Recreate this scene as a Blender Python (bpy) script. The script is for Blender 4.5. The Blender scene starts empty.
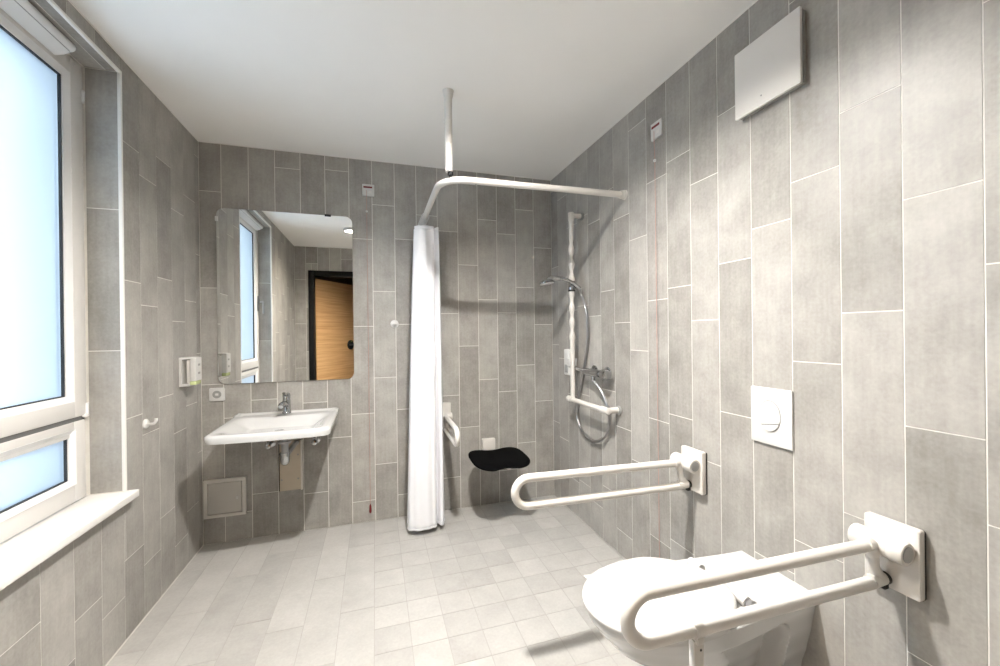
import bpy, bmesh, math, random
from mathutils import Vector, Matrix
random.seed(11)
PI = math.pi
S = bpy.context.scene
COL = S.collection

# ------------------------------------------------------------------ room measures (metres)
XL, XR = -1.0407, 1.363        # left / right wall
YB, YF = 2.9576, -0.20         # mirror wall / door wall
H = 2.5289                     # ceiling
CW, CH = 0.152, 0.609          # tile pitch

# ------------------------------------------------------------------ materials
MATS = {}
def principled(name, col, rough=.5, metal=0., spec=.5, bump=None, var=0., var_scale=8., attr=False, coat=0., sheen=0.):
    m = bpy.data.materials.new(name); m.use_nodes = True
    nt = m.node_tree; b = nt.nodes['Principled BSDF']
    b.inputs['Base Color'].default_value = (*col, 1)
    b.inputs['Roughness'].default_value = rough
    b.inputs['Metallic'].default_value = metal
    b.inputs['Specular IOR Level'].default_value = spec
    if coat:
        b.inputs['Coat Weight'].default_value = coat
        b.inputs['Coat Roughness'].default_value = .08
    tc = nt.nodes.new('ShaderNodeTexCoord')
    if var:
        n = nt.nodes.new('ShaderNodeTexNoise'); n.inputs['Scale'].default_value = var_scale
        n.inputs['Detail'].default_value = 4
        nt.links.new(tc.outputs['Object'], n.inputs['Vector'])
        mr = nt.nodes.new('ShaderNodeMapRange')
        mr.inputs['From Min'].default_value = .3; mr.inputs['From Max'].default_value = .7
        mr.inputs['To Min'].default_value = 1 - var; mr.inputs['To Max'].default_value = 1 + var
        nt.links.new(n.outputs['Fac'], mr.inputs['Value'])
        vm = nt.nodes.new('ShaderNodeVectorMath'); vm.operation = 'SCALE'
        vm.inputs[0].default_value = col
        nt.links.new(mr.outputs['Result'], vm.inputs['Scale'])
        nt.links.new(vm.outputs['Vector'], b.inputs['Base Color'])
    if bump:
        n2 = nt.nodes.new('ShaderNodeTexNoise'); n2.inputs['Scale'].default_value = bump[0]
        n2.inputs['Detail'].default_value = 3
        nt.links.new(tc.outputs['Object'], n2.inputs['Vector'])
        bp = nt.nodes.new('ShaderNodeBump'); bp.inputs['Strength'].default_value = bump[1]
        bp.inputs['Distance'].default_value = .002
        nt.links.new(n2.outputs['Fac'], bp.inputs['Height'])
        nt.links.new(bp.outputs['Normal'], b.inputs['Normal'])
    MATS[name] = m
    return m

def tile_material(name, col_a, col_b, rough, spec):
    """cement-look porcelain: per-tile shade from the face attribute, cloudy mottling, fine streaks"""
    m = bpy.data.materials.new(name); m.use_nodes = True
    nt = m.node_tree; N = nt.nodes; L = nt.links; b = N['Principled BSDF']
    tc = N.new('ShaderNodeTexCoord')
    at = N.new('ShaderNodeAttribute'); at.attribute_name = 'tone'
    # every tile gets its own patch of the cloud pattern
    off = N.new('ShaderNodeVectorMath'); off.operation = 'SCALE'
    off.inputs[0].default_value = (37., 53., 71.)
    L.new(at.outputs['Fac'], off.inputs['Scale'])
    add = N.new('ShaderNodeVectorMath'); add.operation = 'ADD'
    L.new(tc.outputs['Object'], add.inputs[0]); L.new(off.outputs['Vector'], add.inputs[1])
    n1 = N.new('ShaderNodeTexNoise'); n1.inputs['Scale'].default_value = 6; n1.inputs['Detail'].default_value = 7
    n1.inputs['Roughness'].default_value = .62
    L.new(add.outputs['Vector'], n1.inputs['Vector'])
    mp = N.new('ShaderNodeMapping'); mp.inputs['Scale'].default_value = (70, 70, 5)
    L.new(add.outputs['Vector'], mp.inputs['Vector'])
    n2 = N.new('ShaderNodeTexNoise'); n2.inputs['Scale'].default_value = 1; n2.inputs['Detail'].default_value = 3
    L.new(mp.outputs['Vector'], n2.inputs['Vector'])
    n3 = N.new('ShaderNodeTexNoise'); n3.inputs['Scale'].default_value = 95; n3.inputs['Detail'].default_value = 4
    L.new(add.outputs['Vector'], n3.inputs['Vector'])
    def madd(x, k, y=None, c=0.):
        q = N.new('ShaderNodeMath'); q.operation = 'MULTIPLY_ADD'; q.inputs[1].default_value = k
        L.new(x, q.inputs[0])
        if y is not None: L.new(y, q.inputs[2])
        else: q.inputs[2].default_value = c
        return q.outputs[0]
    f = madd(n1.outputs['Fac'], 1.25, None, -.525)
    f = madd(n2.outputs['Fac'], .35, f)
    f = madd(n3.outputs['Fac'], .45, f, )
    f = madd(at.outputs['Fac'], .40, f)
    mix = N.new('ShaderNodeMix'); mix.data_type = 'RGBA'
    mix.inputs['A'].default_value = (*col_a, 1); mix.inputs['B'].default_value = (*col_b, 1)
    sub = madd(f, 1.0, None, -.28)
    L.new(sub, mix.inputs['Factor'])
    L.new(mix.outputs['Result'], b.inputs['Base Color'])
    b.inputs['Roughness'].default_value = rough
    b.inputs['Specular IOR Level'].default_value = spec
    bp = N.new('ShaderNodeBump'); bp.inputs['Strength'].default_value = .12; bp.inputs['Distance'].default_value = .001
    L.new(n3.outputs['Fac'], bp.inputs['Height']); L.new(bp.outputs['Normal'], b.inputs['Normal'])
    MATS[name] = m
    return m

M_WT = tile_material('wall_tile', (.225, .212, .194), (.468, .449, .419), .42, .42)
M_FT = tile_material('floor_tile', (.315, .305, .288), (.455, .444, .423), .45, .4)
M_WG = principled('wall_grout', (.74, .72, .68), .85, var=.05, var_scale=30)
M_FG = principled('floor_grout', (.33, .32, .30), .85, var=.06, var_scale=30)
M_CEIL = principled('ceiling_paint', (.86, .852, .838), .9, spec=.2, var=.012, var_scale=3, bump=(220, .05))
M_PLAST = principled('plaster', (.74, .73, .71), .9, var=.02)
M_CORR = principled('corridor_paint', (.20, .135, .085), .8, var=.05)
M_WHITE = principled('white_plastic', (.61, .603, .588), .32, var=.01, var_scale=20)
M_NYLON = principled('warm_white_nylon', (.62, .592, .556), .30, var=.01, var_scale=20)
M_CERAM = principled('white_ceramic', (.575, .573, .568), .10, var=.008, var_scale=5, coat=.5)
M_SEAT = principled('white_duroplast', (.525, .516, .503), .25, var=.008, var_scale=5)
M_UPVC = principled('window_upvc', (.60, .585, .565), .35, var=.012, var_scale=14)
M_BEAD = principled('white_glazing_bead', (.72, .72, .72), .30, var=.01)
M_SILL = principled('sill_stone', (.74, .725, .705), .30, var=.012, var_scale=30)
M_TRIM = principled('white_edge_profile', (.80, .78, .75), .35, var=.01)
M_BLACK = principled('black_rubber', (.012, .012, .013), .55, var=.1)
M_PAD = principled('black_foam', (.0022, .0022, .0025), .85, spec=.05, var=.1, var_scale=40, bump=(350, .3))
M_GROOVE = principled('dark_grey_groove', (.14, .14, .137), .5, var=.03)
M_GREY = principled('grey_plastic', (.30, .30, .29), .45, var=.02)
M_CHROME = principled('chrome', (.48, .49, .50), .09, metal=1, var=.01)
M_CHROME2 = principled('brushed_steel', (.40, .40, .405), .28, metal=1, var=.03)
M_HATCH = principled('hatch_grey', (.52, .495, .46), .45, var=.015)
M_HATCH2 = principled('hatch_rim', (.60, .575, .54), .40, var=.015)
M_TAN = principled('tan_panel', (.47, .40, .31), .40, var=.04, var_scale=12)
M_RED = principled('red_cord', (.47, .27, .23), .6, var=.05)
M_DRED = principled('dark_red', (.16, .012, .014), .5, var=.05)
M_CLOTH = principled('curtain_cloth', (.82, .82, .845), .85, spec=.15, var=.01, var_scale=20, bump=(420, .06))
def translucent(m, k):
    nt = m.node_tree; out = nt.nodes['Material Output']; b = nt.nodes['Principled BSDF']
    tr = nt.nodes.new('ShaderNodeBsdfTranslucent'); tr.inputs['Color'].default_value = (.9, .9, .92, 1)
    mx = nt.nodes.new('ShaderNodeMixShader'); mx.inputs[0].default_value = k
    nt.links.new(b.outputs[0], mx.inputs[1]); nt.links.new(tr.outputs[0], mx.inputs[2]); nt.links.new(mx.outputs[0], out.inputs['Surface'])
translucent(M_CLOTH, .12)
M_BLACKF = principled('black_door_frame', (.006, .0055, .005), .5, spec=.2, var=.1)
M_GREEN = principled('green_liquid', (.50, .56, .28), .25, var=.03)
M_VENT = principled('vent_cover', (.70, .675, .645), .75, var=.01)
M_SCREEN = principled('lime_lamp', (.35, .45, .05), .4, var=.02)

def wood():
    m = bpy.data.materials.new('oak_veneer'); m.use_nodes = True
    nt = m.node_tree; N = nt.nodes; L = nt.links; b = N['Principled BSDF']
    tc = N.new('ShaderNodeTexCoord'); mp = N.new('ShaderNodeMapping'); mp.inputs['Scale'].default_value = (2.0, 2.0, 60)
    L.new(tc.outputs['Object'], mp.inputs['Vector'])
    n = N.new('ShaderNodeTexNoise'); n.inputs['Scale'].default_value = 1; n.inputs['Detail'].default_value = 3.25
    L.new(mp.outputs['Vector'], n.inputs['Vector'])
    r = N.new('ShaderNodeValToRGB')
    r.color_ramp.elements[0].position = .3; r.color_ramp.elements[0].color = (.60, .33, .135, 1)
    r.color_ramp.elements[1].position = .7; r.color_ramp.elements[1].color = (.78, .48, .235, 1)
    L.new(n.outputs['Fac'], r.inputs['Fac']); L.new(r.outputs['Color'], b.inputs['Base Color'])
    b.inputs['Roughness'].default_value = .4
    return m
M_WOOD = wood()

def mirror_mat():
    m = principled('mirror_silver', (.93, .94, .93), .0, metal=1)
    return m
M_MIRROR = mirror_mat()

def frosted():
    """etched glass: scatters the daylight behind it"""
    m = bpy.data.materials.new('frosted_glass'); m.use_nodes = True
    nt = m.node_tree; N = nt.nodes; L = nt.links
    N.remove(N['Principled BSDF']); out = N['Material Output']
    rf = N.new('ShaderNodeBsdfRefraction'); rf.inputs['Roughness'].default_value = .38; rf.inputs['IOR'].default_value = 1.05
    rf.inputs['Color'].default_value = (.95, .98, 1, 1)
    tr = N.new('ShaderNodeBsdfTranslucent'); tr.inputs['Color'].default_value = (.86, .94, 1, 1)
    mx = N.new('ShaderNodeMixShader'); mx.inputs[0].default_value = .30
    L.new(rf.outputs[0], mx.inputs[1]); L.new(tr.outputs[0], mx.inputs[2])
    gl = N.new('ShaderNodeBsdfGlossy'); gl.inputs['Roughness'].default_value = .3
    fr = N.new('ShaderNodeFresnel'); fr.inputs['IOR'].default_value = 1.3
    nz = N.new('ShaderNodeTexNoise'); nz.inputs['Scale'].default_value = 300
    tc = N.new('ShaderNodeTexCoord'); L.new(tc.outputs['Object'], nz.inputs['Vector'])
    bp = N.new('ShaderNodeBump'); bp.inputs['Strength'].default_value = .05; L.new(nz.outputs['Fac'], bp.inputs['Height'])
    L.new(bp.outputs['Normal'], gl.inputs['Normal'])
    m2 = N.new('ShaderNodeMixShader'); L.new(fr.outputs[0], m2.inputs[0])
    L.new(mx.outputs[0], m2.inputs[1]); L.new(gl.outputs[0], m2.inputs[2])
    L.new(m2.outputs[0], out.inputs['Surface'])
    return m
M_GLASS = frosted()

def lens(name, strength, col=(1, .93, .82)):
    m = bpy.data.materials.new(name); m.use_nodes = True
    nt = m.node_tree; N = nt.nodes
    N.remove(N['Principled BSDF'])
    e = N.new('ShaderNodeEmission'); e.inputs['Color'].default_value = (*col, 1); e.inputs['Strength'].default_value = strength
    nt.links.new(e.outputs[0], N['Material Output'].inputs['Surface'])
    return m

# ------------------------------------------------------------------ mesh helpers
def newbm(): return bmesh.new()

def box(bm, lo, hi, r=0., seg=2, mat=0):
    lo, hi = Vector(lo), Vector(hi)
    g = bmesh.ops.create_cube(bm, size=1.)
    vs = g['verts']
    for v in vs:
        v.co = Vector(((lo[i] + hi[i]) / 2 + v.co[i] * (hi[i] - lo[i])) for i in range(3))
    fs = set(f for v in vs for f in v.link_faces)
    for f in fs: f.material_index = mat
    if r > 0:
        es = set(e for v in vs for e in v.link_edges)
        bmesh.ops.bevel(bm, geom=list(es), offset=r, segments=seg, profile=.5, affect='EDGES')

def prism(bm, pts, axis, a, b, r=0., seg=2, mat=0):
    """pts: 2-D outline; axis: extrusion axis; the other two axes in cyclic order take the outline"""
    u, w = (axis + 1) % 3, (axis + 2) % 3
    def P(p, h):
        c = [0, 0, 0]; c[axis] = h; c[u] = p[0]; c[w] = p[1]; return c
    va = [bm.verts.new(P(p, a)) for p in pts]; vb = [bm.verts.new(P(p, b)) for p in pts]
    n = len(pts)
    fs = [bm.faces.new(va[::-1]), bm.faces.new(vb)]
    caps_edges = list(fs[0].edges) + list(fs[1].edges)
    for i in range(n):
        fs.append(bm.faces.new((va[i], va[(i + 1) % n], vb[(i + 1) % n], vb[i])))
    for f in fs: f.material_index = mat
    if r > 0:
        bmesh.ops.bevel(bm, geom=caps_edges, offset=r, segments=seg, profile=.5, affect='EDGES')

def rrect(x0, y0, x1, y1, r, n=6):
    out = []
    for cx, cy, a0 in ((x1 - r, y1 - r, 0), (x0 + r, y1 - r, 90), (x0 + r, y0 + r, 180), (x1 - r, y0 + r, 270)):
        for k in range(n + 1):
            a = math.radians(a0 + 90 * k / n)
            out.append((cx + r * math.cos(a), cy + r * math.sin(a)))
    return out

def catmull(pts, sub=8):
    P = [Vector(p) for p in pts]
    P = [P[0] * 2 - P[1]] + P + [P[-1] * 2 - P[-2]]
    out = []
    for i in range(1, len(P) - 2):
        a, b, c, d = P[i - 1:i + 3]
        for k in range(sub):
            t = k / sub
            out.append(.5 * ((2 * b) + (c - a) * t + (2 * a - 5 * b + 4 * c - d) * t * t + (3 * b - a - 3 * c + d) * t ** 3))
    out.append(P[-2])
    return out

def tube(bm, pts, r, seg=16, caps=True, closed=False, mat=0):
    pts = [Vector(p) for p in pts]; n = len(pts)
    rad = r if isinstance(r, (list, tuple)) else [r] * n
    T = []
    for i in range(n):
        if closed: t = pts[(i + 1) % n] - pts[i - 1]
        else: t = pts[min(i + 1, n - 1)] - pts[max(i - 1, 0)]
        T.append(t.normalized())
    ref = Vector((0, 0, 1)) if abs(T[0].z) < .9 else Vector((1, 0, 0))
    u = T[0].cross(ref).normalized()
    rings = []
    for i in range(n):
        if i:
            q = T[i - 1].rotation_difference(T[i]); u = q @ u
            u = (u - T[i] * u.dot(T[i])).normalized()
        w = T[i].cross(u)
        rings.append([bm.verts.new(pts[i] + (u * math.cos(2 * PI * k / seg) + w * math.sin(2 * PI * k / seg)) * rad[i]) for k in range(seg)])
    m = n if closed else n - 1
    for i in range(m):
        A, B = rings[i], rings[(i + 1) % n]
        for k in range(seg):
            f = bm.faces.new((A[k], A[(k + 1) % seg], B[(k + 1) % seg], B[k])); f.material_index = mat
    if caps and not closed:
        bm.faces.new(rings[0][::-1]).material_index = mat; bm.faces.new(rings[-1]).material_index = mat

def lathe(bm, prof, origin, axis, seg=28, mat=0):
    """prof: (distance along axis, radius)"""
    ax = Vector(axis).normalized(); o = Vector(origin)
    ref = Vector((0, 0, 1)) if abs(ax.z) < .9 else Vector((1, 0, 0))
    u = ax.cross(ref).normalized(); w = ax.cross(u)
    rings = []
    for h, r in prof:
        r = max(r, 1e-5)
        rings.append([bm.verts.new(o + ax * h + (u * math.cos(2 * PI * k / seg) + w * math.sin(2 * PI * k / seg)) * r) for k in range(seg)])
    for A, B in zip(rings, rings[1:]):
        for k in range(seg):
            bm.faces.new((A[k], A[(k + 1) % seg], B[(k + 1) % seg], B[k])).material_index = mat
    bm.faces.new(rings[0][::-1]).material_index = mat; bm.faces.new(rings[-1]).material_index = mat

def disc_body(bm, outline, ftop, fbot, rings=14, center=None, edge=None):
    """closed body from an XY outline: top and bottom heights given by functions of (x, y, s)"""
    n = len(outline)
    cx = sum(p[0] for p in outline) / n if center is None else center[0]
    cy = sum(p[1] for p in outline) / n if center is None else center[1]
    def layer(fn, top):
        L = [[bm.verts.new((cx, cy, fn(cx, cy, 0.)))]]
        for i in range(1, rings + 1):
            s = (i / rings) ** .8
            L.append([bm.verts.new((cx + (x - cx) * s, cy + (y - cy) * s, fn(cx + (x - cx) * s, cy + (y - cy) * s, s))) for x, y in outline])
        for k in range(n):
            t = (L[0][0], L[1][k], L[1][(k + 1) % n]); bm.faces.new(t if top else t[::-1])
        for i in range(1, rings):
            for k in range(n):
                t = (L[i][k], L[i + 1][k], L[i + 1][(k + 1) % n], L[i][(k + 1) % n]); bm.faces.new(t if top else t[::-1])
        return L[-1]
    a = layer(ftop, True); b = layer(fbot, False)
    prev = a
    for (s, h) in (edge or []):
        nx = [bm.verts.new((cx + (x - cx) * s, cy + (y - cy) * s, a[k].co.z * (1 - h) + b[k].co.z * h)) for k, (x, y) in enumerate(outline)]
        for k in range(n): bm.faces.new((prev[k], nx[k], nx[(k + 1) % n], prev[(k + 1) % n]))
        prev = nx
    for k in range(n): bm.faces.new((prev[k], b[k], b[(k + 1) % n], prev[(k + 1) % n]))

def obj(name, bm, mat, parent=None, loc=None, smooth=40, recalc=True):
    """bm is in world coordinates; the object's origin goes to loc (or its parent's own origin)"""
    if recalc: bmesh.ops.recalc_face_normals(bm, faces=bm.faces[:])
    base = Vector((0, 0, 0))
    if parent is not None:
        p = parent
        while p is not None: base += p.location; p = p.parent
    elif loc is not None: base = Vector(loc)
    for v in bm.verts: v.co -= base
    me = bpy.data.meshes.new(name); bm.to_mesh(me); bm.free()
    for m in (mat if isinstance(mat, (list, tuple)) else [mat]): me.materials.append(m)
    if smooth:
        me.shade_smooth(); me.set_sharp_from_angle(angle=math.radians(smooth))
    o = bpy.data.objects.new(name, me); COL.objects.link(o)
    if parent is not None: o.parent = parent
    elif loc is not None: o.location = loc
    return o

def thing(name, label, cat, loc, group=None):
    o = bpy.data.objects.new(name, None); COL.objects.link(o)
    o.location = loc; o.empty_display_size = .05
    return tag(o, label, cat, group)

def tag(o, label, cat, group=None):
    o['label'] = label; o['category'] = cat
    if group: o['group'] = group
    return o

def struct(o, label=None, cat=None):
    o['kind'] = 'structure'
    if label: o['label'] = label
    if cat: o['category'] = cat
    return o

def copy_thing(root, loc, label):
    r = root.copy(); COL.objects.link(r); r.location = loc; r['label'] = label
    for ch in list(root.children):
        c = ch.copy(); COL.objects.link(c); c.parent = r
        for g in list(ch.children):
            d = g.copy(); COL.objects.link(d); d.parent = c
    return r

# ------------------------------------------------------------------ tiled surfaces
GT = .0035      # joint width
TT = .0012      # tile face stands proud of the joint

def tile_rect(bm, lay, mp, u0, v0, u1, v1, tone, flip):
    g = GT / 2; a, b, c, d = u0 + g, v0 + g, u1 - g, v1 - g
    if c - a < .004 or d - b < .004: return
    top = [bm.verts.new(mp(u, v, 0)) for u, v in ((a, b), (c, b), (c, d), (a, d))]
    low = [bm.verts.new(mp(u, v, -TT - .001)) for u, v in ((a, b), (c, b), (c, d), (a, d))]
    fs = [bm.faces.new(top if not flip else top[::-1])]
    for i in range(4):
        q = (top[i], low[i], low[(i + 1) % 4], top[(i + 1) % 4])
        fs.append(bm.faces.new(q if not flip else q[::-1]))
    for f in fs:
        f.material_index = 0; f[lay] = tone

def tiled(bm, lay, mp, u0, u1, v0, v1, edges, joints, hole=None, flip=False, pitch=CH):
    """edges: column boundaries across u0..u1; joints: one joint height per column"""
    e = [u0] + [x for x in sorted(edges) if u0 + .003 < x < u1 - .003] + [u1]
    for i in range(len(e) - 1):
        a, b = e[i], e[i + 1]
        j = joints(.5 * (a + b))
        z = j - math.ceil((j - v0) / pitch) * pitch
        cuts = [v0]
        while z < v1 - .002:
            if z > v0 + .002: cuts.append(z)
            z += pitch
        cuts.append(v1)
        for c, d in zip(cuts, cuts[1:]):
            tone = random.random()
            if hole is None:
                tile_rect(bm, lay, mp, a, c, b, d, tone, flip); continue
            h0, h1, k0, k1 = hole
            if b <= h0 or a >= h1 or d <= k0 or c >= k1:
                tile_rect(bm, lay, mp, a, c, b, d, tone, flip); continue
            if a < h0: tile_rect(bm, lay, mp, a, c, h0, d, tone, flip)
            if b > h1: tile_rect(bm, lay, mp, h1, c, b, d, tone, flip)
            m0, m1 = max(a, h0), min(b, h1)
            if c < k0: tile_rect(bm, lay, mp, m0, c, m1, k0, tone, flip)
            if d > k1: tile_rect(bm, lay, mp, m0, k1, m1, d, tone, flip)

def tiled_obj(name, build, grout_boxes, mats):
    bm = newbm(); lay = bm.faces.layers.float.new('tone')
    for lo, hi in grout_boxes: box(bm, lo, hi, mat=1)
    build(bm, lay)
    o = obj(name, bm, mats, smooth=0, recalc=False)
    return struct(o)

def lookup(table, default=None):
    def f(u):
        for a, b, z in table:
            if a <= u < b: return z
        return (math.sin(u * 91.7) * 43758.5453) % 1. * CH if default is None else default
    return f

# mirror wall
bj = [1.004, .786, .283, 2.414, .854, .605, .756, 1.002, 1.987, 2.171, .847, 1.212, 1.563, 2.072, 1.662, 1.98]
b_edges = [-0.92 + CW * k for k in range(15)]
b_tab = [(([XL] + b_edges)[k], (b_edges + [XR])[k], bj[k]) for k in range(16)]
tiled_obj('wall_back', lambda bm, lay: tiled(bm, lay, lambda u, v, w: (u, YB - w, v), XL, XR, 0, H, b_edges, lookup(b_tab)),
          [((XL - .1, YB + TT, 0), (XR + .1, YB + .12, H))], (M_WT, M_WG))
# right wall (columns count from the far corner towards the camera)
rj = {-3: .601, -2: .499, -1: .246, 0: 1.488, 1: 1.411, 2: 1.559, 3: 1.36, 4: 1.205, 5: 1.467, 6: 1.516, 7: 1.355, 8: .975, 9: 1.690, 10: 1.202, 11: 1.359, 12: 1.047, 13: .849, 14: 1.13, 15: 1.42, 16: .95, 17: 1.26}
R0 = 2.535
r_edges = [R0 - CW * k for k in range(-2, 19)]
r_tab = [(R0 - CW * (k + 1), R0 - CW * k, z) for k, z in rj.items()]
tiled_obj('wall_right', lambda bm, lay: tiled(bm, lay, lambda u, v, w: (XR - w, u, v), YF, YB, 0, H, r_edges, lookup(r_tab), flip=True),
          [((XR + TT, YF - .1, 0), (XR + .12, YB + .1, H))], (M_WT, M_WG))
# left wall with the window opening
WY0, WY1, WZ0, WZ1 = 1.10, 2.148, .640, 2.456
REV = -1.163                     # window frame plane
lj = {0: 1.813, 1: .908, 2: .784, 3: 1.001, 4: .850, 5: .342, 6: .192, 7: .287, 8: .16, 9: .395, 10: .05, 11: .47, 12: .22, 13: .53, 14: .12, 15: .36, 16: .58, 17: .28, 18: .08, 19: .44, 20: .3, 21: .15}
l_edges = [2.899 - CW * k for k in range(22)]
l_tab = [(([YB] + l_edges)[k + 1], ([YB] + l_edges)[k], lj[k]) for k in range(22)]
def left_build(bm, lay):
    tiled(bm, lay, lambda u, v, w: (XL + w, u, v), YF, YB, 0, H, l_edges, lookup(l_tab), hole=(WY0, WY1, WZ0 - .03, WZ1))
    # reveal: two jambs and the soffit
    tiled(bm, lay, lambda u, v, w: (u, WY1 - w, v), REV, XL - .002, WZ0, WZ1, [], lambda u: 1.252)
    tiled(bm, lay, lambda u, v, w: (u, WY0 + w, v), REV, XL - .002, WZ0, WZ1, [], lambda u: 1.252, flip=True)
    tiled(bm, lay, lambda u, v, w: (v, u, WZ1 - w), WY0, WY1, REV, XL - .002, [WY1 - .6, WY1 - 1.2], lambda u: 5.)
XO = XL - .36
tiled_obj('wall_left', left_build,
          [((XO, YF - .1, 0), (XL - TT, WY0 - TT, H)), ((XO, WY1 + TT, 0), (XL - TT, YB + .1, H)),
           ((XO, WY0 - TT, 0), (XL - TT, WY1 + TT, WZ0 - .03)), ((XO, WY0 - TT, WZ1 + TT), (XL - TT, WY1 + TT, H))], (M_WT, M_WG))
# door wall behind the camera
DX0, DX1, DZ = -.80, .14, 2.13
f_edges = [XL + .14 + CW * k for k in range(16)]
f_j = lambda u: .1 + (int((u + 2) / CW) * .227) % CH
tiled_obj('wall_front', lambda bm, lay: tiled(bm, lay, lambda u, v, w: (u, YF + w, v), XL, XR, 0, H, f_edges, f_j, hole=(DX0 - .03, DX1 + .03, -1, DZ + .03), flip=True),
          [((XL - .1, YF - .12, 0), (DX0 - .02, YF - TT, H)), ((DX1 + .02, YF - .12, 0), (XR + .1, YF - TT, H)),
           ((DX0 - .02, YF - .12, DZ + .02), (DX1 + .02, YF - TT, H))], (M_WT, M_WG))
# floor: planks on the dry side, small squares in the shower side
FX = -.017
def floor_build(bm, lay):
    mp = lambda u, v, w: (u, v, w)
    pj = {0: 2.027, 1: 2.341, 2: 1.993, 3: 2.09, 4: 2.507, 5: 2.25, 6: 2.05}
    tiled(bm, lay, mp, XL, FX, YF, YB, [FX - CW * k for k in range(1, 8)], lambda u: pj[int((FX - u) / CW)])
    tiled(bm, lay, mp, FX, XR, YF, YB, [FX + CW * k for k in range(1, 11)], lambda u: 1.57, pitch=.149)
tiled_obj('floor', floor_build, [((XL - .36, YF - .12, -.15), (XR + .12, YB + .12, -TT))], (M_FT, M_FG))
bm = newbm(); box(bm, (XL - .36, YF - .12, H), (XR + .12, YB + .12, H + .15))
struct(obj('ceiling', bm, M_CEIL, smooth=0))
# thin pale seal where ceiling and floor meet the walls
for nm, lo, hi in (('trim_1', (XL, YB - .004, H - .004), (XR, YB, H)), ('trim_2', (XR - .004, YF, H - .004), (XR, YB, H)), ('trim_3', (XL, YF, H - .004), (XL + .004, YB, H)),
                   ('trim_4', (XL, YF, 0), (XL + .005, YB, .003))):
    bm = newbm(); box(bm, lo, hi); struct(obj(nm, bm, M_HATCH if nm == 'trim_4' else M_TRIM, smooth=0))
# corridor beyond the open door
bm = newbm()
box(bm, (-2.2, YF - 2.3, -.1), (-2.1, YF - .12, 2.6)); box(bm, (1.5, YF - 2.3, -.1), (1.6, YF - .12, 2.6))
box(bm, (-2.2, YF - 2.3, -.1), (1.6, YF - 2.2, 2.6)); box(bm, (-2.2, YF - 2.3, 2.5), (1.6, YF - .12, 2.6))
box(bm, (-2.2, YF - .14, -.1), (XL - .1, YF - .12, 2.6)); box(bm, (XR + .1, YF - .14, -.1), (1.6, YF - .12, 2.6))
box(bm, (-2.2, YF - 2.3, -.12), (1.6, YF - .12, 0))
struct(obj('wall_corridor', bm, M_CORR, smooth=0))

# edge profile around the reveal
bm = newbm()
for lo, hi in (((XL - .010, WY1 - .002, WZ0), (XL + .003, WY1 + .010, WZ1 + .010)), ((XL - .010, WY0 - .010, WZ0), (XL + .003, WY0 + .002, WZ1 + .010)),
               ((XL - .010, WY0 - .010, WZ1 - .002), (XL + .003, WY1 + .010, WZ1 + .010))):
    box(bm, lo, hi, .0015)
struct(obj('trim_5', bm, M_TRIM))

# ------------------------------------------------------------------ window
win = bpy.data.objects.new('window_1', None); COL.objects.link(win); win.location = (REV, (WY0 + WY1) / 2, WZ0)
struct(win, 'white frosted window with a tall upper sash above a low fixed pane', 'window')
XB = REV - .07
def ring(bm, x0, x1, y0, y1, z0, z1, wl, wr, wb, wt, r=.003):
    box(bm, (x0, y0, z0), (x1, y0 + wl, z1), r); box(bm, (x0, y1 - wr, z0), (x1, y1, z1), r)
    box(bm, (x0, y0 + wl - .002, z0), (x1, y1 - wr + .002, z0 + wb), r); box(bm, (x0, y0 + wl - .002, z1 - wt), (x1, y1 - wr + .002, z1), r)
bm = newbm()
ring(bm, XB, REV - .012, WY0, WY1, WZ0, WZ1, .06, .06, .05, .05)
box(bm, (XB, WY0 + .05, .905), (REV - .012, WY1 - .05, 1.03), .003)
obj('window_frame', bm, M_UPVC, win)
# opening sash
SA0, SA1, SZ0, SZ1 = WY0 + .012, WY1 - .010, .986, WZ1 - .008
bm = newbm(); ring(bm, REV - .05, REV, SA0, SA1, SZ0, SZ1, .070, .070, .066, .066, .004)
sash = obj('sash', bm, M_UPVC, win)
def bead(y0, y1, z0, z1, parent):
    bm = newbm()
    for a, b in (((y0, z0), (y1, z0)), ((y1, z0), (y1, z1)), ((y1, z1), (y0, z1)), ((y0, z1), (y0, z0))): pass
    o = [(y0, z0), (y1, z0), (y1, z1), (y0, z1)]; w = .026 if z1 - z0 > .5 else .020
    i = [(y0 + w, z0 + w), (y1 - w, z0 + w), (y1 - w, z1 - w), (y0 + w, z1 - w)]
    A = [bm.verts.new((REV - .001, *p)) for p in o]; B = [bm.verts.new((REV - .014, *p)) for p in i]
    C = [bm.verts.new((REV - .03, *p)) for p in o]; D = [bm.verts.new((REV - .03, *p)) for p in i]
    for k in range(4):
        j = (k + 1) % 4
        bm.faces.new((A[k], A[j], B[j], B[k])); bm.faces.new((B[k], B[j], D[j], D[k])); bm.faces.new((C[j], C[k], D[k], D[j])); bm.faces.new((A[j], A[k], C[k], C[j]))
    obj('glazing_bead', bm, M_BEAD, parent)
    bm = newbm()
    ring(bm, REV - .030, REV - .0185, y0 + w - .004, y1 - w + .004, z0 + w - .004, z1 - w + .004, .008, .008, .008, .008, 0)
    obj('gasket', bm, M_BLACK, parent)
    bm = newbm(); box(bm, (REV - .034, y0 + w - .006, z0 + w - .006), (REV - .028, y1 - w + .006, z1 - w + .006))
    return obj('pane', bm, M_GLASS, parent)
bead(SA0 + .067, SA1 - .067, SZ0 + .063, SZ1 - .063, sash)
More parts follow.
